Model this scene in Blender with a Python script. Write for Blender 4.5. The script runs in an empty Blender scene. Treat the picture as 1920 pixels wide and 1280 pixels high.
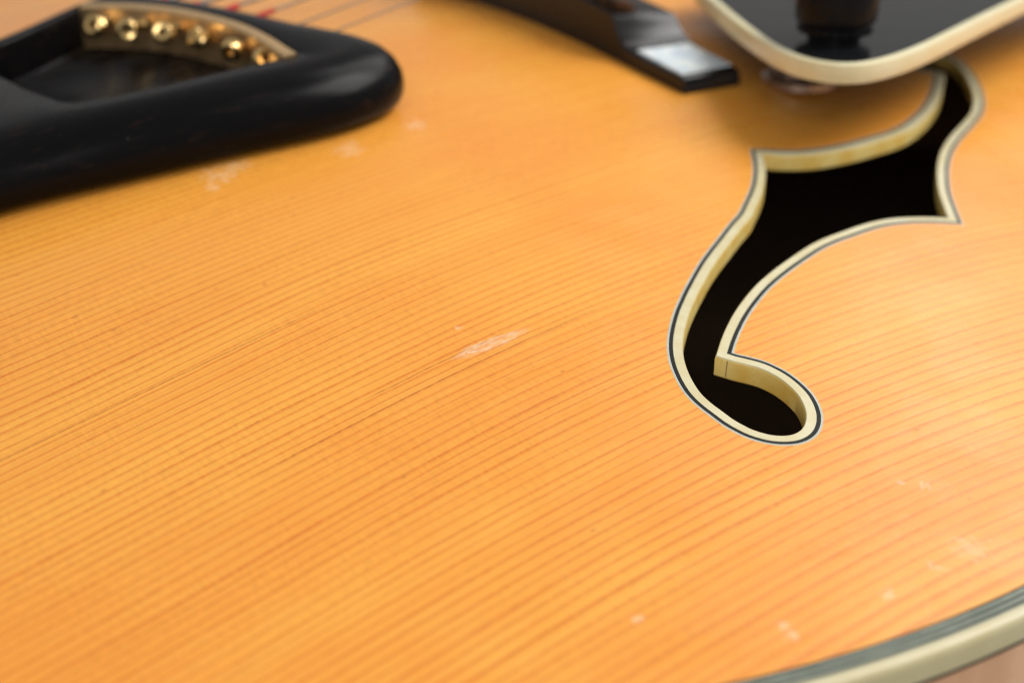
import bpy, math, random
import numpy as np
from mathutils import Vector
from mathutils.geometry import delaunay_2d_cdt

R = math.radians
sc = bpy.context.scene
random.seed(4)

# ------------------------------------------------------------------ camera
# guitar frame: X along the strings towards the neck, -Y towards the treble
# edge, Z up out of the top; traces below are in millimetres, the scene in metres.
ZB = 85.0                       # height of the top's rim above the table (mm)
cam_d = bpy.data.cameras.new("camera")
cam = bpy.data.objects.new("camera", cam_d)
sc.collection.objects.link(cam)
cam.location = (-0.175, -0.255, (88.0 + ZB) * 0.001)
cam.rotation_euler = (R(64.0), 0.0, R(-34.9))
cam_d.sensor_width = 36.0
cam_d.lens = 36.0 * 2667.0 / 1920.0
cam_d.clip_start = 0.005
cam_d.clip_end = 20.0
cam_d.dof.use_dof = True
cam_d.dof.focus_distance = 0.181
cam_d.dof.aperture_fstop = 14.5
cam_d.dof.aperture_blades = 9
sc.camera = cam
sc.cycles.pixel_filter_type = 'BLACKMAN_HARRIS'
sc.cycles.filter_width = 1.15

# ------------------------------------------------------------------ light
world = bpy.data.worlds.new("World")
sc.world = world
world.use_nodes = True
world.node_tree.nodes["Background"].inputs[0].default_value = (1.0, 0.975, 0.95, 1)
world.node_tree.nodes["Background"].inputs[1].default_value = 0.37
sc.view_settings.view_transform = 'Standard'
sc.view_settings.look = 'None'
sc.view_settings.exposure = 0.0


def softbox(name, loc, target, sx, sy, power, color):
    d = bpy.data.lights.new(name, 'AREA')
    d.shape = 'RECTANGLE'
    d.size, d.size_y = sx, sy
    d.energy = power
    d.color = color
    o = bpy.data.objects.new(name, d)
    sc.collection.objects.link(o)
    o.location = loc
    o.rotation_euler = (Vector(target) - Vector(loc)).to_track_quat('-Z', 'Y').to_euler()
    return o


softbox("softbox_neck_side", (0.76, 0.08, 0.92), (0, -0.08, 0.09), 0.72, 0.72, 4.9, (1.0, 0.98, 0.95))
softbox("softbox_treble_side", (0.44, -0.34, 0.70), (0, -0.08, 0.09), 0.44, 0.44, 5.3, (1.0, 0.97, 0.94))
softbox("softbox_front", (-0.70, -0.85, 0.60), (0, -0.08, 0.09), 0.60, 0.50, 3.4, (1.0, 0.97, 0.94))

FHOLE=[[-54.09,-132.28],[-53.94,-132.59],[-53.78,-132.9],[-53.61,-133.2],[-53.41,-133.48],[-53.21,-133.77],[-53.0,-134.04],[-52.79,-134.33],[-52.59,-134.61],[-52.39,-134.9],[-52.19,-135.19],[-52.01,-135.48],[-51.83,-135.78],[-51.67,-136.09],[-51.53,-136.41],[-51.4,-136.73],[-51.3,-137.06],[-51.2,-137.4],[-51.12,-137.74],[-51.05,-138.08],[-50.99,-138.42],[-50.93,-138.77],[-50.89,-139.11],[-50.86,-139.46],[-50.85,-139.81],[-50.84,-140.16],[-50.85,-140.51],[-50.87,-140.86],[-50.9,-141.2],[-50.93,-141.55],[-50.98,-141.9],[-51.03,-142.24],[-51.09,-142.59],[-51.16,-142.93],[-51.23,-143.27],[-51.32,-143.61],[-51.41,-143.95],[-51.51,-144.28],[-51.62,-144.61],[-51.74,-144.94],[-51.87,-145.26],[-52.02,-145.58],[-52.17,-145.89],[-52.33,-146.2],[-52.5,-146.51],[-52.67,-146.81],[-52.86,-147.11],[-53.04,-147.4],[-53.24,-147.69],[-53.44,-147.98],[-53.65,-148.26],[-53.86,-148.54],[-54.08,-148.8],[-54.31,-149.07],[-54.55,-149.32],[-54.8,-149.57],[-55.05,-149.81],[-55.31,-150.05],[-55.57,-150.27],[-55.85,-150.49],[-56.13,-150.69],[-56.41,-150.89],[-56.71,-151.08],[-57.01,-151.26],[-57.31,-151.42],[-57.63,-151.57],[-57.95,-151.7],[-58.28,-151.81],[-58.62,-151.9],[-58.96,-151.97],[-59.3,-152.02],[-59.64,-152.05],[-59.99,-152.06],[-60.34,-152.04],[-60.68,-152.0],[-61.02,-151.94],[-61.35,-151.84],[-61.67,-151.72],[-61.99,-151.58],[-62.29,-151.41],[-62.59,-151.23],[-62.88,-151.04],[-63.15,-150.82],[-63.42,-150.6],[-63.67,-150.36],[-63.9,-150.1],[-64.12,-149.83],[-64.32,-149.55],[-64.5,-149.26],[-64.68,-148.95],[-64.84,-148.65],[-65.0,-148.33],[-65.14,-148.01],[-65.26,-147.69],[-65.37,-147.36],[-65.46,-147.02],[-65.53,-146.68],[-65.6,-146.34],[-65.66,-146.0],[-65.72,-145.65],[-65.77,-145.31],[-65.81,-144.96],[-65.84,-144.61],[-65.86,-144.26],[-65.87,-143.91],[-65.87,-143.57],[-65.86,-143.22],[-65.85,-142.87],[-65.84,-142.52],[-65.84,-142.17],[-65.83,-141.82],[-65.83,-141.47],[-65.83,-141.12],[-65.82,-140.77],[-65.8,-140.42],[-65.78,-140.07],[-65.76,-139.72],[-65.72,-139.38],[-65.68,-139.03],[-65.64,-138.68],[-65.58,-138.34],[-65.52,-137.99],[-65.45,-137.65],[-65.37,-137.31],[-65.28,-136.97],[-65.18,-136.64],[-65.08,-136.31],[-64.96,-135.98],[-64.84,-135.65],[-64.72,-135.32],[-64.59,-135.0],[-64.45,-134.67],[-64.32,-134.35],[-64.18,-134.03],[-64.03,-133.71],[-63.89,-133.4],[-63.73,-133.08],[-63.58,-132.77],[-63.42,-132.46],[-63.26,-132.15],[-63.1,-131.84],[-62.93,-131.53],[-62.75,-131.23],[-62.58,-130.93],[-62.4,-130.63],[-62.21,-130.33],[-62.03,-130.03],[-61.83,-129.74],[-61.64,-129.45],[-61.44,-129.17],[-61.24,-128.88],[-61.03,-128.6],[-60.82,-128.32],[-60.61,-128.04],[-60.39,-127.76],[-60.18,-127.49],[-59.95,-127.22],[-59.73,-126.95],[-59.5,-126.69],[-59.27,-126.43],[-59.04,-126.17],[-58.8,-125.91],[-58.56,-125.65],[-58.32,-125.4],[-58.08,-125.15],[-57.83,-124.9],[-57.58,-124.65],[-57.33,-124.41],[-57.08,-124.17],[-56.83,-123.92],[-56.58,-123.68],[-56.32,-123.44],[-56.07,-123.21],[-55.81,-122.97],[-55.55,-122.73],[-55.29,-122.5],[-55.03,-122.27],[-54.77,-122.03],[-54.51,-121.8],[-54.24,-121.58],[-53.98,-121.35],[-53.71,-121.12],[-53.44,-120.9],[-53.17,-120.67],[-52.9,-120.45],[-52.63,-120.23],[-52.35,-120.02],[-52.08,-119.8],[-51.8,-119.59],[-51.53,-119.37],[-51.25,-119.16],[-50.97,-118.95],[-50.69,-118.74],[-50.41,-118.53],[-50.13,-118.32],[-49.85,-118.11],[-49.57,-117.9],[-49.29,-117.69],[-49.01,-117.48],[-48.73,-117.28],[-48.44,-117.07],[-48.16,-116.87],[-47.88,-116.66],[-47.59,-116.46],[-47.31,-116.26],[-47.02,-116.06],[-46.73,-115.86],[-46.45,-115.66],[-46.16,-115.46],[-45.87,-115.26],[-45.58,-115.06],[-45.3,-114.86],[-45.01,-114.66],[-44.72,-114.47],[-44.43,-114.27],[-44.14,-114.07],[-43.86,-113.87],[-43.57,-113.67],[-43.28,-113.47],[-42.99,-113.28],[-42.7,-113.08],[-42.41,-112.89],[-42.12,-112.69],[-41.83,-112.5],[-41.54,-112.31],[-41.24,-112.11],[-40.95,-111.93],[-40.66,-111.74],[-40.36,-111.55],[-40.06,-111.37],[-39.76,-111.19],[-39.46,-111.01],[-39.16,-110.83],[-38.86,-110.65],[-38.56,-110.47],[-38.26,-110.29],[-37.96,-110.12],[-37.66,-109.94],[-37.35,-109.76],[-37.05,-109.59],[-36.75,-109.41],[-36.45,-109.24],[-36.14,-109.06],[-35.84,-108.89],[-35.54,-108.72],[-35.23,-108.55],[-34.93,-108.37],[-34.62,-108.2],[-34.32,-108.03],[-34.01,-107.86],[-33.71,-107.69],[-33.4,-107.52],[-33.1,-107.34],[-32.8,-107.17],[-32.49,-107.0],[-32.19,-106.83],[-31.89,-106.65],[-31.58,-106.48],[-31.28,-106.3],[-30.98,-106.13],[-30.67,-105.95],[-30.37,-105.78],[-30.07,-105.6],[-29.76,-105.43],[-29.46,-105.26],[-29.16,-105.09],[-28.85,-104.91],[-28.54,-104.74],[-28.24,-104.58],[-27.93,-104.41],[-27.62,-104.25],[-27.31,-104.08],[-27.0,-103.92],[-26.69,-103.77],[-26.38,-103.61],[-26.07,-103.45],[-25.76,-103.29],[-25.45,-103.12],[-25.14,-102.96],[-24.83,-102.79],[-24.53,-102.62],[-24.23,-102.43],[-23.94,-102.24],[-23.65,-102.05],[-23.37,-101.85],[-23.08,-101.64],[-22.8,-101.43],[-22.53,-101.22],[-22.24,-101.01],[-21.96,-100.8],[-21.68,-100.6],[-21.39,-100.4],[-21.11,-100.2],[-20.82,-100.0],[-20.53,-99.79],[-20.25,-99.59],[-19.96,-99.39],[-19.68,-99.19],[-19.4,-98.98],[-19.11,-98.78],[-18.83,-98.57],[-18.55,-98.36],[-18.27,-98.15],[-17.99,-97.94],[-17.72,-97.73],[-17.44,-97.51],[-17.16,-97.3],[-16.89,-97.08],[-16.61,-96.87],[-16.34,-96.65],[-16.07,-96.42],[-15.8,-96.2],[-15.54,-95.98],[-15.27,-95.75],[-15.01,-95.52],[-14.74,-95.29],[-14.48,-95.05],[-14.22,-94.82],[-13.97,-94.58],[-13.71,-94.35],[-13.45,-94.11],[-13.2,-93.87],[-12.95,-93.63],[-12.69,-93.38],[-12.44,-93.14],[-12.2,-92.89],[-11.95,-92.65],[-11.7,-92.4],[-11.46,-92.15],[-11.21,-91.9],[-10.97,-91.65],[-10.73,-91.39],[-10.5,-91.13],[-10.26,-90.87],[-10.03,-90.61],[-9.8,-90.35],[-9.57,-90.09],[-9.34,-89.82],[-9.12,-89.55],[-8.89,-89.28],[-8.67,-89.02],[-8.45,-88.75],[-8.23,-88.48],[-8.0,-88.2],[-7.78,-87.93],[-7.57,-87.66],[-7.35,-87.39],[-7.13,-87.11],[-6.92,-86.84],[-6.7,-86.56],[-6.48,-86.29],[-6.27,-86.01],[-6.05,-85.74],[-5.84,-85.46],[-5.51,-85.59],[-5.19,-85.72],[-4.86,-85.85],[-4.54,-85.99],[-4.22,-86.13],[-3.91,-86.29],[-3.6,-86.45],[-3.29,-86.62],[-2.99,-86.79],[-2.68,-86.96],[-2.38,-87.13],[-2.07,-87.3],[-1.76,-87.46],[-1.45,-87.62],[-1.13,-87.77],[-0.82,-87.92],[-0.5,-88.06],[-0.17,-88.2],[0.15,-88.33],[0.48,-88.45],[0.81,-88.57],[1.14,-88.69],[1.47,-88.8],[1.8,-88.9],[2.14,-89.0],[2.48,-89.09],[2.82,-89.17],[3.16,-89.25],[3.5,-89.32],[3.84,-89.39],[4.19,-89.44],[4.53,-89.5],[4.88,-89.55],[5.23,-89.59],[5.58,-89.63],[5.92,-89.67],[6.27,-89.7],[6.62,-89.73],[6.97,-89.76],[7.32,-89.78],[7.67,-89.81],[8.02,-89.83],[8.37,-89.85],[8.72,-89.86],[9.07,-89.88],[9.42,-89.89],[9.77,-89.9],[10.12,-89.91],[10.47,-89.92],[10.82,-89.92],[11.17,-89.92],[11.52,-89.92],[11.87,-89.92],[12.22,-89.92],[12.57,-89.91],[12.92,-89.9],[13.27,-89.89],[13.62,-89.88],[13.97,-89.86],[14.32,-89.85],[14.67,-89.83],[15.02,-89.8],[15.36,-89.78],[15.71,-89.75],[16.06,-89.72],[16.41,-89.69],[16.76,-89.66],[17.11,-89.63],[17.46,-89.6],[17.81,-89.57],[18.15,-89.53],[18.5,-89.5],[18.85,-89.46],[19.2,-89.42],[19.55,-89.39],[19.9,-89.35],[20.24,-89.32],[20.59,-89.28],[20.94,-89.25],[21.29,-89.21],[21.64,-89.18],[21.99,-89.14],[22.33,-89.11],[22.68,-89.07],[23.03,-89.03],[23.38,-88.98],[23.72,-88.93],[24.07,-88.88],[24.42,-88.83],[24.76,-88.77],[25.11,-88.71],[25.45,-88.64],[25.79,-88.57],[26.14,-88.5],[26.48,-88.43],[26.82,-88.35],[27.16,-88.28],[27.5,-88.19],[27.84,-88.11],[28.18,-88.02],[28.52,-87.93],[28.86,-87.84],[29.19,-87.75],[29.53,-87.65],[29.86,-87.55],[30.2,-87.44],[30.53,-87.33],[30.86,-87.22],[31.19,-87.11],[31.52,-86.99],[31.85,-86.87],[32.18,-86.75],[32.51,-86.62],[32.83,-86.5],[33.16,-86.37],[33.49,-86.24],[33.81,-86.11],[34.13,-85.97],[34.46,-85.84],[34.78,-85.7],[35.1,-85.57],[35.42,-85.43],[35.74,-85.29],[36.06,-85.14],[36.38,-85.0],[36.7,-84.86],[37.02,-84.71],[37.34,-84.57],[37.66,-84.42],[37.97,-84.27],[38.29,-84.12],[38.61,-83.97],[38.92,-83.82],[39.24,-83.66],[39.55,-83.51],[39.86,-83.35],[40.17,-83.19],[40.49,-83.04],[40.8,-82.87],[41.11,-82.71],[41.42,-82.55],[41.73,-82.38],[42.03,-82.22],[42.34,-82.05],[42.65,-81.88],[42.96,-81.71],[43.26,-81.54],[43.57,-81.37],[43.87,-81.2],[44.18,-81.03],[44.48,-80.85],[44.78,-80.68],[45.08,-80.5],[45.39,-80.32],[45.69,-80.14],[45.99,-79.96],[46.29,-79.78],[46.59,-79.6],[46.89,-79.42],[47.19,-79.24],[47.48,-79.05],[47.78,-78.87],[48.08,-78.68],[48.37,-78.5],[48.67,-78.31],[48.97,-78.12],[49.26,-77.93],[49.55,-77.74],[49.85,-77.55],[50.14,-77.36],[50.43,-77.17],[50.73,-76.98],[51.02,-76.78],[51.31,-76.59],[51.6,-76.39],[51.89,-76.2],[52.18,-76.0],[52.47,-75.8],[52.75,-75.6],[53.04,-75.4],[53.33,-75.2],[53.61,-75.0],[53.9,-74.79],[54.18,-74.59],[54.46,-74.38],[54.75,-74.17],[55.03,-73.96],[55.31,-73.76],[55.59,-73.55],[55.87,-73.34],[56.15,-73.13],[56.43,-72.92],[56.71,-72.7],[56.99,-72.49],[57.27,-72.28],[57.54,-72.07],[57.82,-71.86],[58.1,-71.65],[58.38,-71.43],[58.66,-71.22],[58.94,-71.01],[59.22,-70.8],[59.49,-70.58],[59.77,-70.37],[60.05,-70.16],[60.33,-69.94],[60.6,-69.73],[60.88,-69.51],[61.16,-69.3],[61.43,-69.09],[61.71,-68.87],[61.99,-68.66],[62.26,-68.44],[62.1,-68.14],[61.93,-67.83],[61.75,-67.53],[61.56,-67.24],[61.37,-66.94],[61.17,-66.66],[60.97,-66.37],[60.78,-66.08],[60.59,-65.78],[60.41,-65.49],[60.23,-65.18],[60.07,-64.87],[59.93,-64.56],[59.79,-64.24],[59.68,-63.91],[59.58,-63.58],[59.49,-63.24],[59.42,-62.9],[59.36,-62.55],[59.32,-62.21],[59.28,-61.86],[59.26,-61.51],[59.25,-61.16],[59.25,-60.81],[59.27,-60.47],[59.29,-60.12],[59.33,-59.77],[59.38,-59.43],[59.43,-59.08],[59.5,-58.74],[59.57,-58.4],[59.65,-58.06],[59.74,-57.72],[59.84,-57.38],[59.95,-57.05],[60.07,-56.72],[60.19,-56.4],[60.33,-56.07],[60.47,-55.76],[60.63,-55.44],[60.79,-55.14],[60.96,-54.83],[61.14,-54.53],[61.33,-54.24],[61.52,-53.95],[61.72,-53.66],[61.93,-53.38],[62.15,-53.1],[62.36,-52.83],[62.59,-52.56],[62.82,-52.3],[63.06,-52.05],[63.31,-51.8],[63.56,-51.56],[63.82,-51.33],[64.09,-51.1],[64.36,-50.88],[64.63,-50.67],[64.92,-50.47],[65.21,-50.27],[65.5,-50.09],[65.81,-49.91],[66.11,-49.75],[66.43,-49.6],[66.75,-49.46],[67.07,-49.33],[67.4,-49.23],[67.74,-49.14],[68.08,-49.07],[68.42,-49.01],[68.77,-48.98],[69.11,-48.96],[69.46,-48.97],[69.81,-49.0],[70.15,-49.04],[70.49,-49.12],[70.82,-49.21],[71.15,-49.32],[71.47,-49.46],[71.78,-49.61],[72.08,-49.78],[72.37,-49.97],[72.66,-50.17],[72.93,-50.39],[73.19,-50.62],[73.43,-50.86],[73.67,-51.12],[73.89,-51.39],[74.1,-51.67],[74.29,-51.96],[74.47,-52.25],[74.64,-52.56],[74.8,-52.87],[74.94,-53.19],[75.07,-53.51],[75.19,-53.84],[75.3,-54.17],[75.39,-54.5],[75.47,-54.84],[75.55,-55.19],[75.61,-55.53],[75.67,-55.87],[75.72,-56.22],[75.75,-56.57],[75.78,-56.91],[75.8,-57.26],[75.82,-57.61],[75.83,-57.96],[75.83,-58.31],[75.84,-58.66],[75.84,-59.01],[75.84,-59.36],[75.84,-59.71],[75.84,-60.06],[75.83,-60.41],[75.81,-60.76],[75.79,-61.11],[75.77,-61.46],[75.73,-61.8],[75.68,-62.15],[75.61,-62.48],[75.52,-62.82],[75.41,-63.15],[75.29,-63.47],[75.15,-63.8],[75.01,-64.12],[74.87,-64.44],[74.73,-64.75],[74.58,-65.07],[74.43,-65.39],[74.28,-65.7],[74.12,-66.01],[73.96,-66.32],[73.79,-66.63],[73.62,-66.94],[73.44,-67.24],[73.26,-67.54],[73.08,-67.83],[72.88,-68.13],[72.69,-68.42],[72.49,-68.7],[72.29,-68.99],[72.08,-69.27],[71.87,-69.55],[71.66,-69.83],[71.45,-70.11],[71.24,-70.39],[71.02,-70.66],[70.8,-70.94],[70.58,-71.21],[70.37,-71.48],[70.14,-71.75],[69.92,-72.02],[69.7,-72.29],[69.48,-72.56],[69.26,-72.83],[69.03,-73.1],[68.8,-73.37],[68.58,-73.64],[68.35,-73.9],[68.12,-74.17],[67.89,-74.43],[67.66,-74.69],[67.43,-74.95],[67.19,-75.21],[66.96,-75.47],[66.72,-75.73],[66.48,-75.99],[66.25,-76.24],[66.0,-76.5],[65.76,-76.75],[65.52,-77.0],[65.28,-77.25],[65.03,-77.5],[64.78,-77.75],[64.54,-78.0],[64.29,-78.24],[64.04,-78.49],[63.79,-78.73],[63.54,-78.98],[63.28,-79.22],[63.03,-79.46],[62.77,-79.7],[62.52,-79.94],[62.26,-80.17],[62.0,-80.41],[61.74,-80.64],[61.48,-80.87],[61.22,-81.11],[60.95,-81.33],[60.69,-81.56],[60.42,-81.79],[60.15,-82.01],[59.88,-82.24],[59.61,-82.46],[59.34,-82.68],[59.07,-82.9],[58.79,-83.11],[58.52,-83.33],[58.24,-83.54],[57.96,-83.75],[57.68,-83.96],[57.4,-84.17],[57.12,-84.38],[56.84,-84.59],[56.55,-84.79],[56.27,-84.99],[55.98,-85.19],[55.69,-85.39],[55.4,-85.59],[55.11,-85.79],[54.82,-85.98],[54.53,-86.17],[54.24,-86.37],[53.94,-86.55],[53.65,-86.74],[53.35,-86.93],[53.05,-87.11],[52.75,-87.29],[52.45,-87.47],[52.15,-87.65],[51.85,-87.82],[51.54,-87.99],[51.24,-88.16],[50.93,-88.33],[50.62,-88.5],[50.31,-88.66],[50.01,-88.83],[49.7,-88.99],[49.39,-89.15],[49.07,-89.31],[48.76,-89.47],[48.45,-89.63],[48.14,-89.79],[47.83,-89.95],[47.52,-90.11],[47.2,-90.26],[46.89,-90.42],[46.58,-90.58],[46.26,-90.73],[45.95,-90.89],[45.64,-91.04],[45.32,-91.2],[45.01,-91.35],[44.69,-91.5],[44.38,-91.65],[44.06,-91.8],[43.75,-91.96],[43.43,-92.1],[43.11,-92.25],[42.8,-92.4],[42.48,-92.55],[42.16,-92.7],[41.84,-92.85],[41.53,-92.99],[41.21,-93.14],[40.89,-93.29],[40.58,-93.44],[40.26,-93.59],[39.94,-93.74],[39.63,-93.89],[39.31,-94.04],[39.0,-94.19],[38.68,-94.35],[38.37,-94.5],[38.06,-94.66],[37.74,-94.81],[37.43,-94.97],[37.12,-95.13],[36.81,-95.29],[36.5,-95.45],[36.19,-95.61],[35.88,-95.78],[35.57,-95.94],[35.26,-96.1],[34.95,-96.27],[34.64,-96.44],[34.34,-96.61],[34.03,-96.78],[33.73,-96.95],[33.42,-97.12],[33.12,-97.29],[32.81,-97.46],[32.51,-97.64],[32.21,-97.81],[31.9,-97.99],[31.6,-98.17],[31.3,-98.34],[31.0,-98.52],[30.7,-98.7],[30.4,-98.89],[30.1,-99.07],[29.81,-99.25],[29.51,-99.44],[29.22,-99.63],[28.92,-99.82],[28.63,-100.01],[28.34,-100.2],[28.05,-100.4],[27.76,-100.59],[27.47,-100.79],[27.18,-100.99],[26.89,-101.19],[26.61,-101.39],[26.32,-101.59],[26.04,-101.8],[25.76,-102.01],[25.47,-102.21],[25.19,-102.42],[24.91,-102.63],[24.63,-102.84],[24.35,-103.05],[24.08,-103.26],[23.8,-103.48],[23.52,-103.69],[23.25,-103.91],[22.97,-104.13],[22.7,-104.35],[22.43,-104.57],[22.16,-104.79],[21.89,-105.01],[21.62,-105.23],[21.35,-105.46],[21.08,-105.68],[20.82,-105.91],[20.55,-106.14],[20.29,-106.37],[20.02,-106.6],[19.76,-106.83],[19.49,-107.06],[19.23,-107.29],[18.97,-107.52],[18.71,-107.75],[18.45,-107.98],[18.19,-108.22],[17.93,-108.45],[17.67,-108.69],[17.41,-108.92],[17.15,-109.16],[16.89,-109.4],[16.64,-109.64],[16.39,-109.88],[16.13,-110.12],[15.88,-110.36],[15.63,-110.61],[15.38,-110.86],[15.14,-111.1],[14.89,-111.35],[14.65,-111.61],[14.41,-111.86],[14.17,-112.12],[13.94,-112.38],[13.7,-112.63],[13.47,-112.89],[13.24,-113.16],[13.0,-113.42],[12.77,-113.68],[12.54,-113.94],[12.31,-114.21],[12.08,-114.47],[11.85,-114.74],[11.63,-115.0],[11.4,-115.27],[11.17,-115.53],[10.94,-115.8],[10.71,-116.06],[10.48,-116.32],[10.25,-116.59],[10.02,-116.85],[9.8,-117.12],[9.57,-117.39],[9.34,-117.65],[9.12,-117.92],[8.9,-118.19],[8.67,-118.46],[8.45,-118.74],[8.24,-119.01],[8.02,-119.28],[7.8,-119.56],[7.59,-119.84],[7.38,-120.11],[7.07,-119.94],[6.76,-119.77],[6.46,-119.6],[6.16,-119.43],[5.85,-119.25],[5.55,-119.08],[5.24,-118.91],[4.94,-118.73],[4.63,-118.56],[4.32,-118.4],[4.02,-118.23],[3.7,-118.07],[3.39,-117.92],[3.08,-117.76],[2.76,-117.61],[2.44,-117.47],[2.12,-117.33],[1.8,-117.19],[1.48,-117.06],[1.15,-116.93],[0.82,-116.81],[0.5,-116.69],[0.17,-116.57],[-0.16,-116.45],[-0.5,-116.34],[-0.83,-116.24],[-1.16,-116.13],[-1.5,-116.03],[-1.84,-115.94],[-2.17,-115.85],[-2.51,-115.77],[-2.85,-115.69],[-3.2,-115.62],[-3.54,-115.56],[-3.89,-115.5],[-4.23,-115.45],[-4.58,-115.41],[-4.93,-115.37],[-5.28,-115.34],[-5.62,-115.31],[-5.97,-115.29],[-6.32,-115.27],[-6.67,-115.25],[-7.02,-115.25],[-7.37,-115.24],[-7.72,-115.24],[-8.07,-115.24],[-8.42,-115.25],[-8.77,-115.26],[-9.12,-115.27],[-9.47,-115.28],[-9.82,-115.29],[-10.17,-115.31],[-10.52,-115.33],[-10.87,-115.36],[-11.22,-115.38],[-11.57,-115.41],[-11.91,-115.44],[-12.26,-115.47],[-12.61,-115.49],[-12.96,-115.52],[-13.31,-115.54],[-13.66,-115.56],[-14.01,-115.58],[-14.36,-115.6],[-14.71,-115.62],[-15.06,-115.64],[-15.41,-115.67],[-15.76,-115.69],[-16.1,-115.72],[-16.45,-115.75],[-16.8,-115.79],[-17.15,-115.82],[-17.5,-115.87],[-17.84,-115.91],[-18.19,-115.96],[-18.54,-116.01],[-18.88,-116.06],[-19.23,-116.11],[-19.57,-116.17],[-19.92,-116.24],[-20.26,-116.3],[-20.6,-116.37],[-20.95,-116.44],[-21.29,-116.52],[-21.63,-116.6],[-21.97,-116.68],[-22.31,-116.77],[-22.64,-116.86],[-22.98,-116.95],[-23.32,-117.04],[-23.66,-117.14],[-23.99,-117.23],[-24.33,-117.33],[-24.67,-117.43],[-25.0,-117.52],[-25.34,-117.62],[-25.68,-117.72],[-26.01,-117.81],[-26.35,-117.91],[-26.68,-118.01],[-27.02,-118.11],[-27.35,-118.21],[-27.69,-118.31],[-28.02,-118.41],[-28.36,-118.51],[-28.69,-118.62],[-29.03,-118.72],[-29.36,-118.82],[-29.69,-118.93],[-30.03,-119.04],[-30.36,-119.14],[-30.69,-119.25],[-31.03,-119.36],[-31.36,-119.47],[-31.69,-119.58],[-32.02,-119.7],[-32.35,-119.81],[-32.68,-119.93],[-33.01,-120.04],[-33.34,-120.16],[-33.67,-120.28],[-34.0,-120.4],[-34.33,-120.53],[-34.65,-120.65],[-34.98,-120.78],[-35.31,-120.91],[-35.63,-121.04],[-35.95,-121.17],[-36.28,-121.3],[-36.6,-121.44],[-36.92,-121.57],[-37.24,-121.71],[-37.56,-121.86],[-37.88,-122.0],[-38.2,-122.15],[-38.52,-122.3],[-38.83,-122.45],[-39.15,-122.6],[-39.46,-122.76],[-39.77,-122.91],[-40.08,-123.07],[-40.4,-123.23],[-40.71,-123.39],[-41.02,-123.55],[-41.33,-123.72],[-41.64,-123.88],[-41.94,-124.04],[-42.25,-124.21],[-42.56,-124.38],[-42.87,-124.54],[-43.17,-124.71],[-43.48,-124.89],[-43.78,-125.06],[-44.09,-125.23],[-44.39,-125.41],[-44.69,-125.59],[-44.99,-125.76],[-45.29,-125.95],[-45.59,-126.13],[-45.89,-126.32],[-46.18,-126.5],[-46.48,-126.69],[-46.77,-126.88],[-47.06,-127.07],[-47.35,-127.27],[-47.64,-127.46],[-47.93,-127.66],[-48.22,-127.86],[-48.51,-128.05],[-48.8,-128.25],[-49.09,-128.45],[-49.37,-128.65],[-49.66,-128.86],[-49.94,-129.06],[-50.23,-129.26],[-50.51,-129.47],[-50.79,-129.68],[-51.07,-129.89],[-51.35,-130.1],[-51.63,-130.31],[-51.91,-130.52],[-52.18,-130.74],[-52.45,-130.96],[-52.73,-131.18],[-53.0,-131.4],[-53.27,-131.62],[-53.54,-131.84],[-53.81,-132.06]]
CORNERS=[0, 353, 566, 947]
POCKET=[[-115.39,0.64],[-113.36,0.97],[-111.33,1.3],[-109.3,1.63],[-107.27,1.96],[-105.33,2.57],[-103.44,3.39],[-101.56,4.21],[-99.67,5.02],[-97.88,6.03],[-96.08,7.03],[-94.29,8.04],[-92.56,9.15],[-90.9,10.35],[-89.24,11.56],[-87.57,12.77],[-86.06,13.16],[-85.5,12.33],[-84.92,11.51],[-84.34,10.69],[-83.76,9.88],[-83.17,9.06],[-82.59,8.25],[-82.02,7.42],[-81.45,6.6],[-80.9,5.76],[-80.36,4.91],[-79.84,4.05],[-79.33,3.19],[-78.83,2.32],[-78.33,1.45],[-77.85,0.57],[-77.38,-0.32],[-76.92,-1.21],[-76.47,-2.11],[-76.05,-3.02],[-75.63,-3.93],[-75.24,-4.85],[-74.87,-5.78],[-74.52,-6.72],[-74.17,-7.66],[-73.85,-8.61],[-73.54,-9.57],[-73.24,-10.52],[-72.94,-11.48],[-72.65,-12.44],[-72.36,-13.4],[-72.07,-14.36],[-71.78,-15.32],[-71.5,-16.29],[-71.23,-17.25],[-70.96,-18.22],[-70.72,-19.19],[-70.48,-20.17],[-70.28,-21.15],[-70.08,-22.13],[-69.93,-23.12],[-69.78,-24.11],[-69.67,-25.11],[-69.56,-26.11],[-69.47,-27.11],[-69.4,-28.11],[-69.33,-29.11],[-69.28,-30.11],[-69.23,-31.11],[-69.21,-32.11],[-69.2,-33.12],[-69.21,-34.12],[-69.22,-35.12],[-69.24,-36.13],[-69.25,-37.13],[-69.25,-38.13],[-69.23,-39.13],[-69.21,-40.14],[-69.18,-41.14],[-71.12,-41.77],[-73.15,-41.76],[-75.19,-41.67],[-77.22,-41.58],[-79.26,-41.49],[-81.3,-41.4],[-83.34,-41.3],[-85.37,-41.13],[-87.41,-40.96],[-89.44,-40.79],[-91.47,-40.61],[-93.51,-40.44],[-95.51,-40.09],[-97.51,-39.68],[-99.51,-39.27],[-101.51,-38.87],[-103.44,-38.24],[-105.33,-37.47],[-107.22,-36.7],[-108.79,-33.77],[-109.31,-31.79],[-109.83,-29.81],[-110.35,-27.83],[-110.87,-25.85],[-111.32,-23.86],[-111.57,-21.83],[-111.81,-19.8],[-112.06,-17.76],[-112.35,-15.74],[-112.74,-13.73],[-113.13,-11.72],[-113.52,-9.71],[-113.91,-7.7],[-114.3,-5.69],[-114.7,-3.68],[-115.09,-1.67]]
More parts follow.
